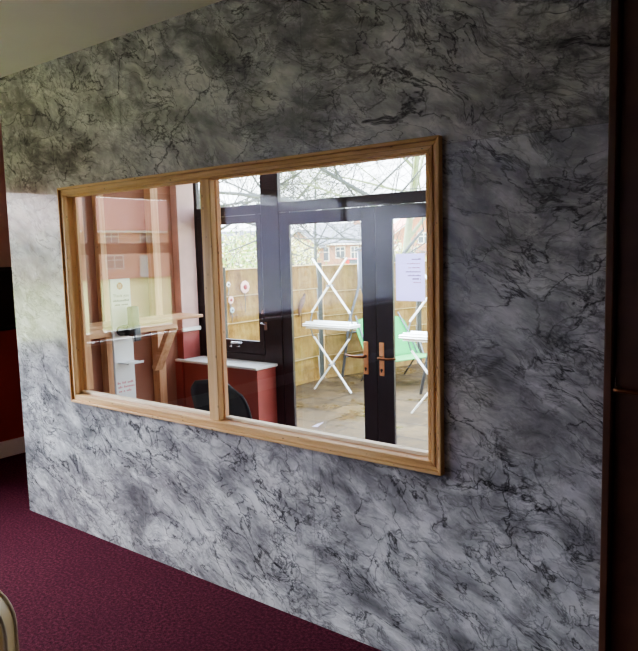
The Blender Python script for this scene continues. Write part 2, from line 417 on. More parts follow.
# porch end wall: board with studs
struct(MB().box(PX0, -4.205, TH, 1.30, 0, ZC).build('wall_porch_left', M['plaster']), 'bare pink plasterboard end wall seen through the left pane', 'wall')
struct(MB().box(PX0, -4.132, 1.30, 1.47, 0, ZC).build('wall_porch_pier', M['pier']), 'pink over red painted pier beside the dark window', 'wall')
struct(MB().box(PX0, -3.345, 1.295, 1.495, 0, .812).box(PX0, -4.132, 1.27, 1.295, 0, .812).build('wall_porch_dwarf', M['red']), 'low red painted dwarf wall under the dark casement window', 'wall')
struct(MB().box(-.64, -.54, TH, 1.5, 0, ZC).build('wall_porch_right', M['two_tone']), 'painted right end wall of the porch', 'wall')
struct(MB().box(-4.13, -.64, TH, 1.5, 0.0, .006).build('floor_porch', M['tile_floor']), 'brown tiled porch floor', 'floor')
struct(MB().box(-4.222, -.54, 1.49, 1.60, 2.42, ZC).box(-.80, -.54, 1.5, 1.6, -.1, 2.42).box(-4.222, XL-.2, 1.46, 1.6, -.12, ZC).box(-.54, XR+.1, 1.5, 1.6, -.12, ZC).build('wall_outside', M['render']), 'cream outer wall around the glazed porch front', 'wall')

struct(MB().box(PX0, -.54, TH, 1.62, ZC+.02, ZC+.03).build('ceiling_porch', M['roof_glass']), 'unseen porch roof sheet, made translucent to brighten the porch', 'roof')  # unseen roof, made see-through to let more light into the porch
# left windows (seen as reflections in glass and marble)
def side_window(i, y0, y1, z0, z1, ymul, bar=True):
    w = thing('window_%d' % i, 'dark framed window in the left wall', 'window', (XL-.1, (y0+y1)/2, z0), 0, None, 'structure')
    L = w.location
    m = MB(); f = .06; x0, x1 = XL-.13, XL-.07
    m.box(x0, x1, y0, y0+f, z0, z1).box(x0, x1, y1-f, y1, z0, z1).box(x0, x1, y0, y1, z0, z0+f).box(x0, x1, y0, y1, z1-f, z1)
    m.box(x0, x1, ymul-.055, ymul+.055, z0, z1)
    if bar: m.box(x0-.001, x1+.001, y0, y1, 1.67, 1.775)
    local(m, w).build('window_frame', M['darkwood'], w, .004)
    local(MB().box(XL-.101, XL-.100, y0+.01, y1-.01, z0+.01, z1-.01), w).build('pane', M['glass_ext'], w)
    local(MB().box(XL-.07, XL+.10, y0-.04, y1+.04, z0-.03, z0-.002), w).build('window_sill', M['white'], w, .004)
side_window(2, -2.50, -.58, .87, 2.27, -1.495)
side_window(3, -7.80, -3.15, .87, 2.40, -5.5, False)
tag(MB().box(XL-.045, XL-.043, -7.78, -3.17, .88, 2.39).build('veil_net', M['net'], None, loc=(XL-.044, -5.5, .88)), 'net sheet added across the wide left window for a pale reflected veil', 'curtain')  # unseen net, added so the right pane reflects a pale bluish veil

# light window in the far wall, behind the viewer
# ------------------------------------------------------------------ pine window in the marble wall
W1 = thing('window_1', 'two pane interior window in a pine frame set in the marble wall', 'window', ((WX0+WX1)/2, 0, WZ0), 0, None, 'structure')
AX0, AX1, AZ0, AZ1 = -3.603, -1.176, .806, 2.044
def arch(m, inset0, inset1, y0, y1):
    a0, a1, b0, b1 = AX0+inset0, AX1-inset0, AZ0+inset0, AZ1-inset0
    w = inset1-inset0
    # mitred corners: four trapezoid prisms
    def trap(p): m.prism(p, 1, y0, y1)
    trap([(a0, b1), (a1, b1), (a1-w, b1-w), (a0+w, b1-w)])
    trap([(a0, b0), (a0+w, b0+w), (a1-w, b0+w), (a1, b0)])
    return [(a0, b0), (a0, b1), (a0+w, b1-w), (a0+w, b0+w)], [(a1, b0), (a1-w, b0+w), (a1-w, b1-w), (a1, b1)]
for k, (i0, i1, y0, y1, nm) in enumerate([(0, .014, -.030, .0, 'outer_moulding'), (.0141, .030, -.018, .0, 'cove'), (.0301, .046, -.024, .0, 'architrave')]):
    h = MB(); l, r = arch(h, i0, i1, y0, y1)
    v = MB().prism(l, 1, y0, y1).prism(r, 1, y0, y1)
    local(h, W1).build(nm, M['pine_x'], W1, .003); local(v, W1).build(nm, M['pine_z'], W1, .003)
# lining boards in the hole
local(MB().box(WX0, WX1, -.003, TH+.004, 1.991, WZ1), W1).build('head_lining', M['pine_x'], W1, .002)
local(MB().box(WX0, WX0+.012, -.003, TH+.004, .852, 1.991), W1).build('jamb_lining', M['pine_z'], W1, .002)
local(MB().box(WX1-.012, WX1, -.003, TH+.004, .852, 1.991), W1).build('jamb_lining', M['pine_z'], W1, .002)
local(MB().box(WX0, WX1, -.003, TH+.012, WZ0, .852), W1).build('window_sill', M['stud_x'], W1, .002)
GY = .024
MX0, MX1 = -2.432, -2.366
GX0, GX1, GZ0, GZ1 = WX0+.012, WX1-.012, .852, 1.991
for (a, b) in ((GX0, MX0), (MX1, GX1)):
    local(MB().box(a, b, GY+.003, TH+.012, GZ0, GZ0+.014), W1).build('glazing_bead', M['lit_bead'], W1, .002)
local(MB().box(MX0, MX1, -.014, .018, GZ0, GZ1), W1).build('mullion', M['pine_z'], W1, .003)
local(MB().box(MX0+.006, MX1-.003, .030, TH+.006, GZ0, GZ1), W1).build('mullion_post', M['stud_z'], W1, .003)
for (a, b) in ((GX0, MX0+.02), (MX1-.01, GX1)):
    local(MB().add([(a, GY, GZ0), (b, GY, GZ0), (b, GY, GZ1), (a, GY, GZ1)], [(0, 1, 2, 3)]), W1).build('pane', M['glass'], W1)
local(MB().box(GX0+.001, GX0+.030, TH-.005, TH+.04, GZ0+.015, GZ1), W1).build('jamb_stud', M['stud_z'], W1, .002)

# ------------------------------------------------------------------ dark door at right
D1 = thing('door_1', 'dark stained timber door in its frame right of the marble wall', 'door', (-.16, 0, 0), 0, None, 'structure')
m = MB().box(PX1, PX1+.024, -.035, TH, 0, 2.62).box(.296, .32, -.035, TH, 0, 2.62).box(PX1, .32, -.035, TH, 2.59, 2.62)
local(m, D1).build('door_frame', M['door_dark'], D1, .004)
m = MB().box(-.578, .294, -.008, .04, .008, 2.585)
for z0, z1 in ((.2, .95), (1.32, 2.3)):
    pass
local(m, D1).build('door_leaf', M['door_dark'], D1, .004)
m = MB()
for z0, z1 in ((.22, .98), (1.35, 2.42)):
    m.box(-.44, -.17, -.016, -.008, z0, z1).box(-.11, .16, -.016, -.008, z0, z1)
local(m, D1).build('door_panel', M['door_dark'], D1, .006)
m = MB().box(-.576, -.572, -.02, -.008, 1.18, 1.235)
local(m, D1).build('latch_plate', M['chrome'], D1, .001)
m = MB().tube([(-.566, -.008, 1.2), (-.566, -.05, 1.2), (-.556, -.055, 1.2), (-.47, -.055, 1.196)], [.007, .007, .007, .006], 8)
local(m, D1).build('door_handle', M['dark_brass'], D1, smooth=True)

# ------------------------------------------------------------------ glazed porch front, plane Y = 1.5
FY0, FY1 = 1.50, 1.534
FR = thing('window_5', 'dark stained frame of the glazed porch front with top lights', 'window', (-2.45, 1.53, -.1), 0, None, 'structure')
m = MB()
m.box(-4.20, -4.132, FY0-.002, FY1, .80, 2.42)                       # left post
m.box(-3.445, -3.275, FY0-.004, FY1, -.1, 2.42)                      # post left of doors
m.box(-1.60, -1.45, FY0-.004, FY1, -.1, 2.42)                        # post right of doors
m.box(-.86, -.80, FY0-.002, FY1, -.1, 2.42)
m.box(-4.20, -.80, FY0, FY1, 1.930, 2.003)                           # transom
m.box(-4.20, -.80, FY0, FY1, 2.36, 2.42)
m.box(-4.20, -3.30, FY0, FY1, .80, .885)                             # bottom rail left window
m.box(-1.45, -.80, FY0, FY1, -.1, .80)
local(m, FR).build('frame', M['darkwood'], FR, .004)
m = MB()
m.box(-2.70, -2.62, FY0, FY1, 2.003, 2.36) if False else None
for a, b in ((-4.132, -3.445), (-3.275, -1.60), (-1.45, -.86)):
    m.add([(a, 1.518, 2.0), (b, 1.518, 2.0), (b, 1.518, 2.37), (a, 1.518, 2.37)], [(0, 1, 2, 3)])
local(m, FR).build('top_light_pane', M['glass_ext'], FR)
# left casement
CW = thing('window_6', 'dark casement window with a white stay beside the glazed doors', 'window', (-3.8, 1.52, .885), 0, None, 'structure')
m = MB(); a, b, z0, z1 = -4.13, -3.447, .887, 1.928
m.box(a, a+.05, FY0-.006, FY1-.01, z0, z1).box(b-.045, b, FY0-.006, FY1-.01, z0, z1).box(a+.05, b-.045, FY0-.006, FY1-.01, z0, .985).box(a+.05, b-.045, FY0-.006, FY1-.01, 1.868, z1)
local(m, CW).build('casement_frame', M['darkwood'], CW, .004)
local(MB().add([(a+.04, 1.517, .97), (b-.04, 1.517, .97), (b-.04, 1.517, 1.89), (a+.04, 1.517, 1.89)], [(0, 1, 2, 3)]), CW).build('pane', M['glass_ext'], CW)
m = MB().tube([(-3.80, FY0-.012, .950), (-3.77, FY0-.03, .962), (-3.70, FY0-.034, .966), (-3.66, FY0-.03, .966)], [.012, .011, .009, .007], 8).box(-3.815, -3.785, FY0-.014, FY0-.004, .925, .955).tube([(-3.73, FY0-.018, .935), (-3.69, FY0-.018, .937)], .006, 6)
local(m, CW).build('casement_stay', M['chrome'], CW, smooth=True)
m = MB().box(-3.435, -3.405, FY0-.018, FY0-.003, 1.075, 1.135).tube([(-3.42, FY0-.02, 1.12), (-3.455, FY0-.03, 1.125)], .007, 6).tube([(-3.45, FY0-.02, 1.195), (-3.44, FY0-.016, 1.225)], .008, 6)
local(m, CW).build('fastener', M['chrome'], CW)
# double doors
def leaf(n, x0, x1, s0, s1, label, hx, sgn):
    d = thing('door_%d' % n, label, 'door', ((x0+x1)/2, 1.53, -.09), 0, None, 'structure')
    m = MB(); y0, y1 = FY0+.004, FY1-.006
    m.box(x0, x0+s0, y0, y1, -.085, 1.926).box(x1-s1, x1, y0, y1, -.085, 1.926)
    m.box(x0+s0, x1-s1, y0, y1, 1.838, 1.926).box(x0+s0, x1-s1, y0, y1, -.085, .10)
    local(m, d).build('door_frame', M['darkwood'], d, .004)
    local(MB().add([(x0+s0-.01, 1.518, .09), (x1-s1+.01, 1.518, .09), (x1-s1+.01, 1.518, 1.85), (x0+s0-.01, 1.518, 1.85)], [(0, 1, 2, 3)]), d).build('pane', M['glass_ext'], d)
    p = local(MB().box(hx-.019, hx+.019, FY0-.006, FY0+.004, .822, 1.044), d).build('handle_plate', M['brass'], d, .005)
    m = MB().tube([(hx, FY0-.004, .945), (hx, FY0-.045, .945), (hx+sgn*.015, FY0-.052, .945), (hx+sgn*.08, FY0-.052, .944), (hx+sgn*.135, FY0-.046, .952)], [.011, .010, .010, .008, .006], 8)
    local(m, d).build('handle_lever', M['dark_brass'], p, smooth=True)
    m = MB().disc((hx, FY0-.004, .862), (0, -1, 0), .009, 10, .004).box(hx-.004, hx+.004, FY0-.009, FY0-.005, .846, .862)
    local(m, d).build('keyhole', M['black'], p)
    return d
leaf(2, -3.273, -2.459, .088, .106, 'left glazed door of the dark porch pair with brass handle', -2.541, -1)
leaf(3, -2.455, -1.602, .126, .095, 'right glazed door of the dark porch pair with a paper notice', -2.416, 1)
# pane of far right window
W7 = thing('window_7', 'dark framed window right of the glazed doors', 'window', (-1.15, 1.53, .8), 0, None, 'structure')
m = MB().box(-1.448, -1.39, FY0-.004, FY1-.01, .802, 1.928).box(-.92, -.862, FY0-.004, FY1-.01, .802, 1.928).box(-1.39, -.92, FY0-.004, FY1-.01, .802, .88).box(-1.39, -.92, FY0-.004, FY1-.01, 1.86, 1.928)
local(m, W7).build('window_frame', M['darkwood'], W7, .004)
local(MB().add([(-1.4, 1.517, .87), (-.91, 1.517, .87), (-.91, 1.517, 1.87), (-1.4, 1.517, 1.87)], [(0, 1, 2, 3)]), W7).build('pane', M['glass_ext'], W7)

# paper notice taped inside the right door pane: printing shows through reversed
random.seed(5)
N = thing('paper_notice', 'white A4 paper notice stuck on the right glazed door', 'notice', (-2.205, 1.514, 1.47))
local(MB().box(-2.309, -2.100, 1.5140, 1.5150, 1.320, 1.618), N).build('sheet', M['paper'], N)
def scribble(m, x_from, width, z, h, y, axis='x', dirn=1, other=0):
    """one line of too-small-to-read print as letter-sized strokes"""
    x = 0
    while x < width:
        w = random.uniform(.35, .8)*h
        if random.random() < .16: x += h*.7; continue
        hh = h*random.choice((.62, .66, .95))
        a = x_from + dirn*x; b = x_from + dirn*min(x+w, width)
        lo, hi = min(a, b), max(a, b)
        if axis == 'x': m.box(lo, hi, y-.0004, y, z, z+hh)
        else: m.box(y, y+.0004, lo, hi, z, z+hh)
        x += w + h*.16
m1, m2 = MB(), MB()
for i, (zz, w, mm) in enumerate([(1.578, .065, 0), (1.552, .098, 1), (1.526, .09, 1), (1.500, .108, 0), (1.476, .094, 0), (1.454, .062, 0), (1.434, .055, 1)]):
    ml = MB(); scribble(ml, -2.128, w, zz, .0105 if not mm else .008, 1.5139, 'x', -1); local(ml, N).build('print_line', M['red_ink' if mm else 'plum_ink'], N)

# ------------------------------------------------------------------ porch things
L = thing('ledge_board', 'white painted ledge board on top of the low red wall', 'ledge', (-3.8, 1.39, .812))
local(MB().box(-4.20, -4.133, 1.262, 1.296, .8125, .832).box(-4.131, -3.325, 1.262, 1.498, .8125, .832), L).build('board', M['white'], L, .004)
CP = tag(MB().box(-4.131, -4.112, 1.285, 1.474, 1.048, 1.078).build('dado_rail', M['white'], None, .004, loc=(-4.12, 1.38, 1.05)), 'short white rail capping the red part of the painted pier', 'rail')
for y0, y1, lab in ((.60, .645, 'behind the sanitiser board'), (1.048, 1.115, 'behind the diagonal shelf brace')):
    o = tag(MB().box(-4.2045, -4.13, y0, y1, .006, ZC-.002).build('pine_stud', M['stud_z'], None, .002, loc=(-4.17, y0, .006)), 'upright pine wall stud on the pink board ' + lab, 'stud', 'pine studs of the porch end wall')
# shelf with bracket
S = thing('pine_shelf', 'pine wall shelf on a diagonal brace, behind the sanitiser board', 'shelf', (-4.0, .75, 1.17))
local(MB().box(-4.128, -3.87, .165, 1.28, 1.176, 1.198), S).build('shelf_board', M['stud_y'], S, .003)
local(MB().box(-3.905, -3.872, .18, 1.03, 1.118, 1.1755), S).build('front_rail', M['stud_y'], S, .003)
local(MB().box(-4.128, -3.91, .985, 1.03, 1.118, 1.1755), S).build('bracket_arm', M['stud_x'], S, .003)
local(MB().bar((-4.105, 1.008, .80), (-3.905, 1.008, 1.13), .044, .075, (0, 1, 0)), S).build('brace', M['stud_x'], S, .003)
# sanitiser stand
T = thing('sanitiser_stand', 'tall white sanitiser board stand with dispenser and drip tray', 'sanitiser stand', (-3.85, .54, .006))
TL = T.location
local(MB().box(-3.868, -3.85, .462, .618, .008, 1.50), T).build('board', M['board_white'], T, .002)
local(MB().box(-4.0, -3.72, .452, .628, .0065, .02), T).build('foot', M['board_white'], T, .002)
m = MB().disc((-3.8498, .535, 1.452), (1, 0, 0), .0235, 20, .0006)
local(m, T).build('emblem', M['rust'], T)
m = MB()
for a in range(5):
    m.box(-3.849, -3.8488, .522+a*.005, .5245+a*.005, 1.437+(a % 2)*.004, 1.466-(a % 2)*.003)
local(m, T).build('emblem_mark', M['red_ink'], T)
cu = bpy.data.curves.new('thank_you', 'FONT'); cu.body = 'Thank you'; cu.size = .029; cu.align_x = 'CENTER'; cu.extrude = .0003
to = bpy.data.objects.new('tmp', cu); C.objects.link(to)
bpy.context.view_layer.update()
me = bpy.data.meshes.new_from_object(to.evaluated_get(bpy.context.evaluated_depsgraph_get())); bpy.data.objects.remove(to)
me.materials.clear(); me.materials.append(M['ink'])
tx = bpy.data.objects.new('thank_you_print', me); C.objects.link(tx); tx.parent = T
tx.rotation_euler = (PI/2, 0, PI/2); tx.location = Vector((-3.8494, .54, 1.379)) - TL
m = MB(); scribble(m, .478, .125, 1.349, .014, -3.8499, 'y'); scribble(m, .487, .105, 1.322, .014, -3.8499, 'y')
local(m, T).build('small_print', M['ink'], T)
m = MB(); scribble(m, .474, .125, .795, .016, -3.8499, 'y'); scribble(m, .478, .13, .767, .016, -3.8499, 'y'); scribble(m, .482, .10, .739, .016, -3.8499, 'y')
local(m, T).build('red_print', M['red_ink'], T)
dp = local(MB().box(-3.815, -3.755, .548, .612, 1.115, 1.315), T).build('dispenser', M['grey_plastic'], T, .012, seg=3)
local(MB().box(-3.85, -3.80, .53, .60, 1.12, 1.19).tube([(-3.845, .515, 1.155), (-3.82, .515, 1.155)], .034, 16), T).build('mounting_bracket', M['black'], dp, .006)
local(MB().box(-3.754, -3.742, .556, .606, 1.085, 1.19), T).build('push_lever', M['grey_metal'], dp, .006)
local(MB().tube([(-3.785, .575, 1.116), (-3.785, .575, 1.075)], [.012, .007], 10), T).build('nozzle', M['chrome'], dp)
local(MB().box(-3.85, -3.735, .487, .61, .936, .945).box(-3.74, -3.735, .487, .61, .945, .952), T).build('drip_tray', M['board_white'], T, .002)

# black moulded chair
BC = thing('moulded_chair', 'black moulded plastic chair below the window in front of the red dwarf wall', 'chair', (-3.07, .82, .006), 0)
def shell_grid(rows, th):
    """rows: list of (list of points); thin solid"""
    m = MB(); n = len(rows[0]); k = len(rows)
    f = [p for r in rows for p in r]
    fs = [(i*n+j, i*n+j+1, (i+1)*n+j+1, (i+1)*n+j) for i in range(k-1) for j in range(n-1)]
    m.add(f, fs); return m
rows = []
NR = 14
for i in range(NR):
    t = i/(NR-1); row = []
    z = .44 + .43*t
    hw = .262 - .02*t
    if t > .62: hw = (.262-.02*t) * (1 - ((t-.62)/.38)**3*.36)
    for j in range(13):
        u = -1 + 2*j/12
        row.append((u*hw, -.10 - .09*t + .05*(1-abs(u)**2)*(.4) + .05*u*u*-.6 + .035*math.sin(PI*t), z - (.012*u*u if t > .9 else 0)))
    rows.append(row)
o = shell_grid(rows, .01).build('backrest', M['chair_black'], BC, smooth=True)
sm = o.modifiers.new('solid', 'SOLIDIFY'); sm.thickness = .012
rows = []
for i in range(8):
    t = i/7; rows.append([((-1+2*j/10)*.225, -.12+.42*t, .445 - .02*math.sin(PI*t) + .02*(abs(-1+2*j/10))**2 - (.03*(t-.8)/.2 if t > .8 else 0)) for j in range(11)])
o = shell_grid(rows, .01).build('seat', M['chair_black'], BC, smooth=True)
sm = o.modifiers.new('solid', 'SOLIDIFY'); sm.thickness = .012
for sx, sy in ((-1, -.12), (1, -.12), (-1, .25), (1, .25)):
    MB().tube([(sx*.17, sy*.9, .43), (sx*.215, sy*1.2, .0)], [.012, .011], 8).build('leg', M['chrome'], BC, smooth=True)

# wall display
TV = thing('wall_display', 'black flat display mounted on the wall at left edge', 'screen', (XL, .40, 1.07))
local(MB().box(XL+.03, XL+.085, .05, .745, 1.07, 1.585), TV).build('casing', M['black'], TV, .008)
local(MB().box(XL+.0855, XL+.087, .075, .72, 1.10, 1.56), TV).build('screen_panel', M['screen'], TV)
local(MB().box(XL+.001, XL+.03, .30, .50, 1.2, 1.45), TV).build('mount', M['black'], TV)

# cream chair at the lower left corner
dx, dy = .79, .613
ang = math.atan2(dy, dx)
CC = thing('upholstered_chair', 'cream vinyl upholstered chair with piped edge standing on the carpet', 'chair', (-1.808, -1.582, 0.0), ang)
def rounded_panel(m, w, z0, z1, r, y0, y1, seg=8):
    pts = [(-w/2, z0), (w/2, z0)]
    for k in range(seg+1):
        a = PI/2*k/seg; pts.append((w/2-r+r*math.cos(a), z1-r+r*math.sin(a)))
    for k in range(seg+1):
        a = PI/2+PI/2*k/seg; pts.append((-w/2+r+r*math.cos(a), z1-r+r*math.sin(a)))
    m.prism(pts, 1, y0, y1); return pts
m = MB(); pts = rounded_panel(m,   .45, .46, .850, .12, -.04, .02)
m.build('backrest', M['cream'], CC, .006, seg=3)
loop = pts[1:]+[pts[0]]
MB().tube([(p[0], -.037, p[1]) for p in loop], .006, 6).tube([(p[0], .018, p[1]) for p in loop], .006, 6).build('piping', M['piping'], CC, smooth=True)
MB().box(-.23, .23, -.48, -.045, .39, .47).build('seat', M['cream'], CC, .025, seg=3)
for sx, sy in ((-1, -.44), (1, -.44), (-1, -.03), (1, -.03)):
    MB().tube([(sx*.2, sy, .40), (sx*.21, sy, 0)], [.016, .013], 8).build('leg', M['darkwood'], CC, smooth=True)

# ------------------------------------------------------------------ outside ground
struct(MB().box(-5.9, 6, 1.6, 7.6, -.2, -.1).build('ground_patio', M['paving']), 'wet stone paved patio outside the glazed doors', 'patio')
struct(MB().add([(-220, -200, -.45), (120, -200, -.45), (120, 260, -.45), (-220, 260, -.45)], [(0, 1, 2, 3)]).build('ground_lawn', M['grass']), 'green lawn beyond the fence and left windows', 'lawn')

# ------------------------------------------------------------------ fence
def fence_bay(p0, p1, zs, label, mat, group):
    p0 = Vector(p0); p1 = Vector(p1); d = p1-p0; Ln = d.length; rz = math.atan2(d.y, d.x)
    t = thing('garden_fence', label, 'fence', (p0.x, p0.y, -.1), rz, group)
    m = MB(); e = MB()
    for i in range(len(zs)-1):
        z0, z1 = zs[i]+.1, zs[i+1]+.1
        # each thick board leans out at its foot; the sawn top edge shows
        m.prism([(-.035, z0), (-.012, z1-.012), (.02, z1-.012), (.02, z0)], 0, .07, Ln-.07)
        e.prism([(-.03, z1-.012), (-.03, z1), (.02, z1), (.02, z1-.012)], 0, .07, Ln-.07)
    m.build('boards', mat, t, .003); e.build('board_edge', M['fence_edge'], t, .002)
    return t
zsA = [-.1, .235, .541, .84, 1.156, 1.468]
zsB = [-.1, .22, .50, .77, 1.10, 1.455]
posts = [(-5.72, 1.44), (-5.72, 3.27), (-5.74, 5.1)]
dB = Vector((.293, .956)).normalized()
for k in range(1, 6): q = Vector((-5.74, 5.1)) + dB*1.83*k; posts.append((q.x, q.y))
wA = ['nearest the building, in view behind nothing', '']
labs = ['timber board fence panel nearest the building wall', 'timber board fence panel carrying the enamel flowers', 'tan timber fence panel behind the stacked white tables',
        'tan timber fence panel behind the mint green chair', 'tan timber fence panel beyond the green chair, third from the bend', 'tan timber fence panel at the far end of the run', 'tan timber fence panel last past the patio']
for i in range(len(posts)-1):
    # boards face +X side: swap ends so local -y faces the patio
    fence_bay((*posts[i], 0), (*posts[i+1], 0), zsA if i < 2 else zsB, labs[i], M['fence'] if i < 2 else M['fence_b'], 'timber fence panels round the patio')
plabs = ['grey fence post against the building', 'grey fence post between the two nearest panels', 'grey fence post at the bend behind the white tables', 'grey fence post behind the mint green chair',
         'grey fence post second past the bend', 'grey fence post third past the bend', 'grey fence post fourth past the bend', 'grey fence post at the far end']
for i, (x, y) in enumerate(posts):
    pr = 0 if i < 2 else math.atan2(dB.y, dB.x)
    po = MB().box(-.036, .036, -.036, .036, 0, 1.59).build('fence_post', M['post'], None, .008); po.location = (x, y, -.1); po.rotation_euler = (0, 0, pr)
    tag(po, plabs[i], 'post', 'grey posts of the timber fence')

# enamel flowers and bird on the fence
def flower(loc, r, pm, cm, n, label):
    f = thing('metal_flower', label, 'ornament', loc, 0, 'metal flowers on the fence')
    m = MB()
    for k in range(n):
        a = 2*PI*k/n; cx, cz = math.cos(a)*r*.55, math.sin(a)*r*.55
        m.ball((0.012, cx, cz), r*.48, 8, 5, (.14, 1, 1))
    m.build('petal', pm, f, smooth=True)
    MB().ball((.02, 0, 0), r*.42, 10, 6, (.35, 1, 1)).build('flower_centre', cm, f, smooth=True)
    MB().tube([(.0, 0, -r*.5), (.0, .012, -r*2.2), (.0, 0, -r*4.0)], .004, 5).build('stem', M['grey_metal'], f)
FX = -5.683
flower((FX, 3.596, 1.248), .075, M['petal_pink'], M['petal_red'], 9, 'large pink metal flower with dark red centre on the fence')
flower((FX, 3.357, 1.111), .045, M['petal_pink'], M['petal_red'], 7, 'small pink metal flower directly above the pale blue one')
flower((FX, 3.372, .992), .034, M['petal_blue'], M['grey_metal'], 7, 'small pale blue metal flower lowest on the fence')
flower((FX, 3.327, 1.292), .032, M['petal_white'], M['black'], 6, 'tiny white metal flower with black centre near the board top')
m = MB().tube([(0, .07, .10), (0, .05, .06), (0, .02, .02), (0, -.03, -.08), (0, -.05, -.16)], [.018, .030, .036, .022, .006], 8).tube([(0, .07, .10), (0, .085, .125), (0, .11, .118)], [.018, .02, .004], 8).tube([(0, .0, -.03), (0, .01, -.12), (0, .0, -.3)], .005, 5)
tag(m.build('metal_bird', M['rusty'], None, smooth=True), 'rusty metal bird ornament on the fence left of the white tables', 'ornament').location = (FX+.03, 4.60, .965)

# ------------------------------------------------------------------ white bistro tables, stacked top to top
def bistro_table(label, group='white folding bistro tables stacked in pairs'):
    t = thing('bistro_table', label, 'table', (0, 0, 0), 0, group)
    MB().box(-.37, .37, -.11, .11, .814, .833).build('tabletop', M['table_white'], t, .008)
    for y in (-.09, .07): MB().box(-.33, .33, y, y+.02, .79, .814).build('apron', M['table_white'], t, .003)
    MB().bar((-.275, -.015, .01), (.285, -.015, .68), .018, .026, (0, 1, 0)).build('leg', M['table_white'], t, .004)
    MB().bar((.275, .015, .01), (-.285, .015, .68), .018, .026, (0, 1, 0)).build('leg', M['table_white'], t, .004)
    for sx in (-1, 1):
        MB().bar((sx*.285, 0, .68), (sx*.325, 0, .806), .012, .014, (0, 1, 0)).build('hinge_bracket', M['grey_metal'], t, .002)
    MB().tube([(0, -.06, .345), (0, .06, .345)], .012, 8).build('pivot_rod', M['grey_metal'], t, smooth=True)
    return t
tb = bistro_table('white folding bistro table at left, standing on its feet on the paving')
tb.location = (-5.06, 4.45, -.1)
def upturned(src, label, dz):
    c = copy_tree(src); c['label'] = label
    c.location = (src.location.x, src.location.y, -.1 + 2*.8335 + dz); c.rotation_euler = (PI, 0, src.rotation_euler.z)
    return c
upturned(tb, 'white folding bistro table upturned with legs in the air on the left table', 0.001)
tb2 = copy_tree(tb); tb2['label'] = 'white folding bistro table at right, standing below the paper notice'
tb2.location = (-3.37, 3.98, -.1); tb2.rotation_euler = (0, 0, 0)
upturned(tb2, 'white folding bistro table upturned on the right table behind the notice', 0.001)

# folded grey chair frames
def folded_frame(label):
    f = thing('folded_frame', label, 'folded chair', (0, 0, 0), 0, 'grey folded chair frames by the fence')
    MB().tube([(0, 0, 1.58), (0, 0, 1.14), (-.16, .0, .72), (-.30, 0, .0)], .017, 8).tube([(0.03, 0, 1.57), (.03, 0, 1.14), (.17, 0, .72), (.28, 0, .0)], .015, 8).build('tube_frame', M['grey_metal'], f, smooth=True)
    MB().tube([(-.06, 0, 1.585), (.0, 0, 1.60), (.16, .0, 1.61)], .014, 8).build('top_hook', M['grey_metal'], f, smooth=True)
    MB().tube([(-.25, .0, .25), (.23, .0, .25)], .010, 6).build('crossbar', M['grey_metal'], f, smooth=True)
    MB().tube([(-.2, .02, .55), (.2, .02, .55)], .010, 6).build('crossbar', M['grey_metal'], f, smooth=True)
    return f
ff = folded_frame('grey folded tubular chair frame standing between the left tables and the door stile')
ff.location = (-5.45, 5.64, -.1); ff.rotation_euler = (0, 0, math.atan2(dB.y, dB.x)); ff.scale = (1.10,)*3
f2 = copy_tree(ff); f2['label'] = 'grey folded tubular chair frame standing behind the right tables'
f2.location = (-3.75, 5.0, -.1); f2.rotation_euler = (0, 0, .35)

# mint green chair
G = thing('green_chair', 'mint green low reclining garden chair on thin grey legs behind the door handles', 'chair', (-4.79, 5.50, -.1), math.radians(72))
rows = []
for i in range(12):
    t = i/11; z = .30 + .54*t; hw = .46 - .03*t
    if t > .78: hw *= 1 - ((t-.78)/.22)**2.2*.16
    rows.append([(u*hw, .36*t + .03*(1-u*u), z - (.03*u*u if t > .95 else 0)) for u in [-1+2*j/12 for j in range(13)]])
o = shell_grid(rows, .01).build('backrest', M['green'], G, smooth=True); o.modifiers.new('s', 'SOLIDIFY').thickness = .012
rows = []
for i in range(7):
    t = i/6; rows.append([((-1+2*j/8)*.38, -.01-.46*t, .33 + .03*t) for j in range(9)])
o = shell_grid(rows, .01).build('seat', M['lime'], G, smooth=True); o.modifiers.new('s', 'SOLIDIFY').thickness = .014
for sx in (-1, 1):
    MB().tube([(sx*.38, .26, .0), (sx*.40, .0, .32), (sx*.40, .18, .60), (sx*.37, .37, .87)], .011, 8).build('leg', M['grey_metal'], G, smooth=True)
    MB().tube([(sx*.38, -.40, .0), (sx*.40, -.12, .33), (sx*.41, -.02, .52)], .011, 8).build('leg', M['grey_metal'], G, smooth=True)
    MB().tube([(sx*.40, .16, .56), (sx*.42, -.10, .57), (sx*.41, -.34, .55)], .012, 8).build('armrest', M['dark_brass'], G, smooth=True)

# scrap of paper on the wet paving
m = MB().add([(0, 0, 0), (.09, -.02, .012), (.11, .06, .05), (.03, .05, .02)], [(0, 1, 2, 3)])
o = tag(m.build('paper_scrap', M['paper'], None), 'white paper scrap lying on the wet paving by the left door', 'litter'); o.location = (-4.22, 2.98, -.098)

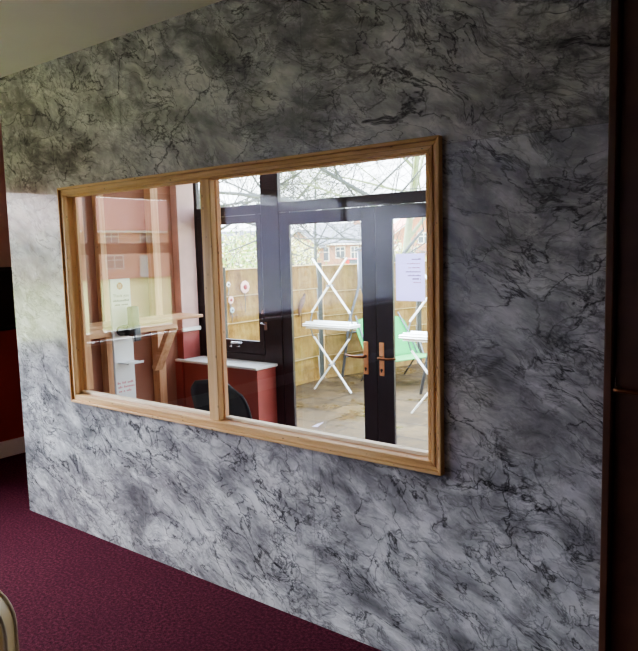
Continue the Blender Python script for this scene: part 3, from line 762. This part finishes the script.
# ------------------------------------------------------------------ houses
def house(name, label, loc, rz, w, d, eave, ridge, wm, rm, wins, group, gable_front=False, chim=None, door=None):
    h = thing(name, label, 'house', loc, rz, group)
    ov = .35
    if not gable_front:      # ridge along local x, front faces local -y
        m = MB().prism([(0, 0), (d, 0), (d, eave), (d/2, ridge-.12), (0, eave)], 0, -w/2, w/2); m.build('wall', wm, h)
        sl = (ridge-eave)/(d/2)
        r = MB().prism([(-ov, eave-ov*sl+.02), (d/2, ridge), (d+ov, eave-ov*sl+.02), (d+ov, eave-ov*sl+.2), (d/2, ridge+.2), (-ov, eave-ov*sl+.2)], 0, -w/2-ov, w/2+ov); r.build('roof', rm, h)
        MB().box(-w/2-ov, w/2+ov, -ov-.05, -ov, eave-ov*sl-.08, eave-ov*sl+.10).build('fascia', M['white'], h)
    else:
        m = MB().prism([(-w/2, 0), (w/2, 0), (w/2, eave), (0, ridge-.12), (-w/2, eave)], 1, 0, d); m.build('wall', wm, h)
        sl = (ridge-eave)/(w/2)
        MB().prism([(-w/2-ov, eave-ov*sl+.02), (0, ridge), (w/2+ov, eave-ov*sl+.02), (w/2+ov, eave-ov*sl+.2), (0, ridge+.2), (-w/2-ov, eave-ov*sl+.2)], 1, -ov, d+ov).build('roof', rm, h)
        MB().bar((-w/2-ov, -ov-.03, eave-ov*sl+.05), (0, -ov-.03, ridge+.05), .05, .25, (0, 1, 0)).bar((w/2+ov, -ov-.03, eave-ov*sl+.05), (0, -ov-.03, ridge+.05), .05, .25, (0, 1, 0)).build('bargeboard', M['white'], h)
    for (x0, x1, z0, z1) in wins:
        m = MB(); f = .09
        m.box(x0, x0+f, -.06, .02, z0, z1).box(x1-f, x1, -.06, .02, z0, z1).box(x0+f, x1-f, -.06, .02, z0, z0+f).box(x0+f, x1-f, -.06, .02, z1-f, z1).box((x0+x1)/2-.04, (x0+x1)/2+.04, -.06, .02, z0+f, z1-f)
        m.box(x0+f, x1-f, -.055, .02, z0+(z1-z0)*.62, z0+(z1-z0)*.62+.07)
        wf = m.build('window', M['white'], h)
        MB().box(x0+f, x1-f, -.03, -.01, z0+f, z1-f).build('pane', M['win_dark'], wf)
    if door:
        MB().box(door, door+.95, -.05, .02, 0, 2.1).build('front_door', M['white'], h)
    if chim is not None:
        MB().box(chim-.35, chim+.35, d/2-.3, d/2+.3, ridge-.5, ridge+.9).build('chimney', M['brick_o'], h)
    return h
def sight(x, Yt, z=-.45):   # a point on the ground along the view ray of column x, Yt metres from the viewer's wall distance
    k = (x-319)/684.85
    dx, dy = -.6135+.7884*k, .7822+.6146*k
    return (dx/dy*Yt, Yt-2.239, z)
VH = 'brick houses beyond the fence'
faceR = math.radians(38)
house('bungalow', 'brick bungalow with grey slate roof and chimney beyond the white tables', sight(339, 62), math.radians(30), 5.2, 6, 3.0, 5.0, M['brick'], M['slate'],
      [(-2.3, -.9, .9, 2.5), (-.2, .9, 1.2, 2.5), (1.5, 2.4, .7, 2.5)], VH, False, 2.0)
house('bungalow', 'gabled brick bungalow with white windows left of the slate roofed one', sight(301, 52), math.radians(32), 3.7, 6, 2.6, 4.1, M['brick'], M['slate'],
      [(-1.7, -.7, .6, 2.3), (-.3, .6, .9, 2.3), (1.0, 1.8, .9, 2.3)], VH, True)
house('brick_house', 'orange brick gabled house at the right above the notice', sight(424, 55), math.radians(42), 5.4, 7, 3.4, 5.4, M['brick_o'], M['rooft'],
      [(-.5, .6, 2.5, 3.5), (1.4, 2.3, 2.3, 3.5)], VH, True)
house('brick_house', 'pale brick house glimpsed through the left casement pane', sight(247, 60), math.radians(45), 5.0, 6, 2.8, 4.6, M['brick'], M['slate'],
      [(-1.6, -.5, .9, 2.5), (.3, 1.3, .9, 2.5)], VH, False)
# terrace reflected in the left pane (beyond the left windows)
TG = 'two storey brick houses beyond the lawn'
tl = ['pink brick house nearest end of the terrace across the lawn', 'pink brick house second in the terrace across the lawn', 'pink brick house third in the terrace across the lawn', 'pink brick house fourth in the terrace across the lawn', 'pink brick house at far end of the terrace across the lawn']
for k in range(5):
    house('terraced_house', tl[k], (-54, -12-13.9*k, -.45), -PI/2+PI, 13, 8, 4.6, 7.6, M['brick_p'], M['rooft'],
          [(-5, -3.2, 3.1, 4.3), (-1, .6, 3.1, 4.3), (3, 4.6, 3.1, 4.3), (-5, -3, .9, 2.2), (2.6, 4.6, .9, 2.2)], TG, False, 3.5, -.2)

# red car by the bungalow
cx = sight(363, 46)
K = thing('parked_car', 'small red car parked by the slate roofed bungalow', 'car', cx, math.radians(35))
MB().prism([(-1.9, .3), (1.9, .3), (1.95, .75), (1.2, .9), (.7, 1.42), (-1.1, 1.42), (-1.7, .95), (-1.95, .8)], 1, -.8, .8).build('car_body', M['car_red'], K, .06)
MB().prism([(-1.0, .95), (1.0, .95), (.62, 1.36), (-.98, 1.36)], 1, -.81, .81).build('car_window', M['win_dark'], K)
for wx in (-1.2, 1.2):
    for wy in (-.75, .6): MB().tube([(wx, wy, .32), (wx, wy+.16, .32)], .32, 14).build('wheel', M['black'], K)

# ------------------------------------------------------------------ trees
def grow(m, p, d, ln, r, depth, rnd, kids_n, twist=.28, up=.05, minr=.004):
    pts = [p]; rs = [r]; k = 5; dd = d.copy()
    for i in range(k):
        dd = (dd + Vector((rnd.uniform(-1, 1), rnd.uniform(-1, 1), rnd.uniform(-1, 1)))*twist*.5 + Vector((0, 0, up))).normalized()
        pts.append(pts[-1] + dd*ln/k); rs.append(max(minr, r*(1-.62*(i+1)/k)))
    m.tube(pts, rs, 7 if depth > 2 else (5 if depth > 1 else 3), cap=False)
    if depth <= 0: return
    for j in range(kids_n):
        t = rnd.uniform(.25, 1.0); i = min(int(t*k), k-1)
        q = pts[i].lerp(pts[i+1], t*k-i); base = (pts[i+1]-pts[i]).normalized()
        side = base.cross(Vector((rnd.uniform(-1, 1), rnd.uniform(-1, 1), rnd.uniform(-1, 1))))
        if side.length < 1e-3: continue
        nd = (base*rnd.uniform(.5, 1.0) + side.normalized()*rnd.uniform(.5, .95)).normalized()
        grow(m, q, nd, ln*rnd.uniform(.45, .7), max(minr, rs[i]*.55), depth-1, rnd, kids_n, twist*1.1, up, minr)
def bare_tree(label, loc, h, r, seed, lean=(0, 0, 1), limbs=(), mat='bark', depth=3, kn=5, group='bare trees beyond the fence', minr=.006):
    rnd = random.Random(seed); m = MB(); L0 = Vector((0, 0, 0)); d = Vector(lean).normalized()
    grow(m, L0, d, h, r, depth, rnd, kn, .12, .03, minr)
    for (z, dv, ln, rr) in limbs:
        grow(m, d*z, Vector(dv).normalized(), ln, rr, 3, rnd, 6, .2, .02, minr)
    o = m.build('bare_tree', M[mat], None, smooth=True); o.location = loc
    return tag(o, label, 'tree', group)
camL = Vector((-.788, -.615, 0))
def lv(a, u, f=0): return tuple(camL*a + Vector((-.6, .78, 0))*f + Vector((0, 0, u)))
bare_tree('bare tree with a long limb sweeping left over the double doors', sight(376, 14), 2.9, .15, 3, (.0, 0, 1),
          [(2.85, lv(1, .22), 4.2, .085), (3.3, lv(.9, .5, .2), 3.6, .06), (2.9, lv(-1, .35), 2.6, .03), (3.5, lv(-.8, .7), 2.6, .03), (2.3, lv(.8, .1, .5), 2.4, .04)])
bare_tree('pale barked bare tree rising behind the notice at right', sight(399, 17), 9, .13, 8, (.10, .06, 1), [(3.2, lv(-1, .3), 3.2, .05), (3.0, lv(1, .35), 3.4, .05), (3.7, lv(1, .1), 3.0, .04)], 'bark_pale')
bare_tree('bare tree behind the window mullion spreading over the left top light', sight(208, 14), 7, .14, 21, (-.05, 0, 1), [(2.9, lv(-1, .3), 3.4, .06), (3.4, lv(-1, .0), 3.0, .05), (2.5, lv(-1, .6), 2.6, .05)])
bare_tree('bare tree farther off behind the dark post', sight(272, 20), 8, .13, 33, (0, 0, 1), [(3.0, lv(1, .3), 3.5, .05), (3.2, lv(-1, .3), 3.8, .05), (3.9, lv(-1, .1), 3.0, .04)])
bare_tree('bare tree in front of the slate roofed bungalow', sight(318, 34), 6.5, .12, 41, (0, 0, 1), [(2.2, lv(1, .4), 3, .05), (2.4, lv(-1, .4), 3, .05)], 'bark', 3, 6)

def bush(label, loc, rx, rz_, n, mats, seed, leaf=.09, group='bushes beyond the fence', stems=7):
    rnd = random.Random(seed); b = thing('bush', label, 'bush', loc, 0, group)
    m = MB()
    for s in range(stems):
        a = rnd.uniform(0, 2*PI); grow(m, Vector((0, 0, 0)), Vector((math.cos(a)*.5, math.sin(a)*.5, 1)).normalized(), rz_*1.7, .03, 2, rnd, 5, .25, .05, .005)
    m.build('stems', M['bark'], b)
    for mi, mat in enumerate(mats):
        f = MB()
        for k in range(n//len(mats)):
            a = rnd.uniform(0, 2*PI); ct = rnd.uniform(-1, 1); st = math.sqrt(1-ct*ct); rr = rnd.uniform(.25, 1)**.5
            p = Vector((math.cos(a)*st*rx*rr, math.sin(a)*st*rx*rr, rz_ + ct*rz_*rr))
            p += Vector((rnd.gauss(0, .1), rnd.gauss(0, .1), rnd.gauss(0, .1)))
            if p.z < .05: continue
            u = Vector((rnd.gauss(0, 1), rnd.gauss(0, 1), rnd.gauss(0, 1))).normalized(); w = u.orthogonal().normalized(); s = leaf*rnd.uniform(.6, 1.3)
            f.v += [tuple(p-u*s), tuple(p+w*s*.5), tuple(p+u*s), tuple(p-w*s*.5)]; o = len(f.v)-4; f.f.append((o, o+1, o+2, o+3))
        me = bpy.data.meshes.new('foliage'); me.from_pydata(f.v, [], f.f); me.materials.append(M[mat])
        o = bpy.data.objects.new('foliage', me); C.objects.link(o); o.parent = b
    return b
bush('yellow green bush with pale blossom seen through the casement pane', sight(236, 22), 2.0, 1.5, 2600, ['leaf_y', 'leaf_g', 'leaf_w'], 1)
bush('fresh green bush beside the dark post', sight(258, 31), 1.8, 1.7, 2200, ['leaf_g', 'leaf_y'], 2)
bush('yellowing bush in front of the gabled bungalow', sight(298, 37), 1.7, 1.55, 1800, ['leaf_y', 'leaf_w'], 3)
bush('low green bush under the slate roofed bungalow', sight(340, 40), 1.6, .5, 1500, ['leaf_g'], 4)
bush('pale green bush below the pale barked tree', sight(402, 24), 1.1, 1.2, 1200, ['leaf_y', 'leaf_w'], 5)

# ------------------------------------------------------------------ sky, sun, portals
SKY, GLOW = 3.2, 16.0
w = bpy.data.worlds.new('overcast'); bpy.context.scene.world = w; w.use_nodes = True
nt = w.node_tree; bg = nt.nodes['Background']
tc = nt.nodes.new('ShaderNodeTexCoord'); sp = nt.nodes.new('ShaderNodeSeparateXYZ'); rp = nt.nodes.new('ShaderNodeValToRGB')
nt.links.new(tc.outputs['Generated'], sp.inputs[0]); nt.links.new(sp.outputs[2], rp.inputs[0])
e = rp.color_ramp.elements; e[0].position = 0; e[0].color = (.88, .94, 1.0, 1); e[1].position = .5; e[1].color = (.74, .85, 1.0, 1)
nt.links.new(rp.outputs[0], bg.inputs[0]); bg.inputs[1].default_value = 2.2
# sky glow added on the left windows' side to light the room
dt = nt.nodes.new('ShaderNodeVectorMath'); dt.operation = 'DOT_PRODUCT'; nt.links.new(tc.outputs['Generated'], dt.inputs[0])
dt.inputs[1].default_value = Vector((-.86, -.30, .42)).normalized()
m0 = nt.nodes.new('ShaderNodeMath'); m0.operation = 'MAXIMUM'; nt.links.new(dt.outputs['Value'], m0.inputs[0]); m0.inputs[1].default_value = 0
m1_ = nt.nodes.new('ShaderNodeMath'); m1_.operation = 'POWER'; nt.links.new(m0.outputs[0], m1_.inputs[0]); m1_.inputs[1].default_value = 3.5
m2_ = nt.nodes.new('ShaderNodeMath'); m2_.operation = 'MULTIPLY_ADD'; nt.links.new(m1_.outputs[0], m2_.inputs[0]); m2_.inputs[1].default_value = GLOW; m2_.inputs[2].default_value = SKY
nt.links.new(m2_.outputs[0], bg.inputs[1])
def portal(loc, rot, sx, sy):
    l = bpy.data.lights.new('window_portal', 'AREA'); l.shape = 'RECTANGLE'; l.size = sx; l.size_y = sy; l.cycles.is_portal = True
    o = bpy.data.objects.new('window_portal', l); C.objects.link(o); o.location = loc; o.rotation_euler = rot
for (a, b, c, d) in LW: portal((XL-.19, (a+b)/2, (c+d)/2), (0, -PI/2, 0), d-c, b-a)
portal((-2.5, 1.62, 1.15), (-PI/2, 0, 0), 3.4, 2.5)
sl = bpy.data.lights.new('fill_sun', 'SUN'); sl.energy = 4.0; sl.angle = math.radians(40); sl.color = (1, .95, .86)  # soft sun added under the overcast sky to brighten room and lawn
so = bpy.data.objects.new('fill_sun', sl); C.objects.link(so)
so.rotation_euler = Vector((.80, .35, -.62)).to_track_quat('-Z', 'Y').to_euler()

# ------------------------------------------------------------------ camera
cam = bpy.data.cameras.new('camera'); co = bpy.data.objects.new('camera', cam); C.objects.link(co)
cam.sensor_fit = 'HORIZONTAL'; cam.sensor_width = 36; cam.lens = 684.852*36/638; cam.clip_start = .02; cam.clip_end = 800
F = Vector((-0.61347103, 0.78224394, -0.10838685)); R = Vector((0.78837293, 0.61463595, -0.0262828)); U = Vector((-0.04605889, 0.10157299, 0.99376129))
mat = Matrix((R, U, -F)).transposed().to_4x4(); mat.translation = Vector((0, -2.23890339, 1.65)); co.matrix_world = mat
bpy.context.scene.camera = co
vs = bpy.context.scene.view_settings; vs.view_transform = 'AgX'; vs.look = 'AgX - Medium High Contrast'; vs.exposure = 1.35
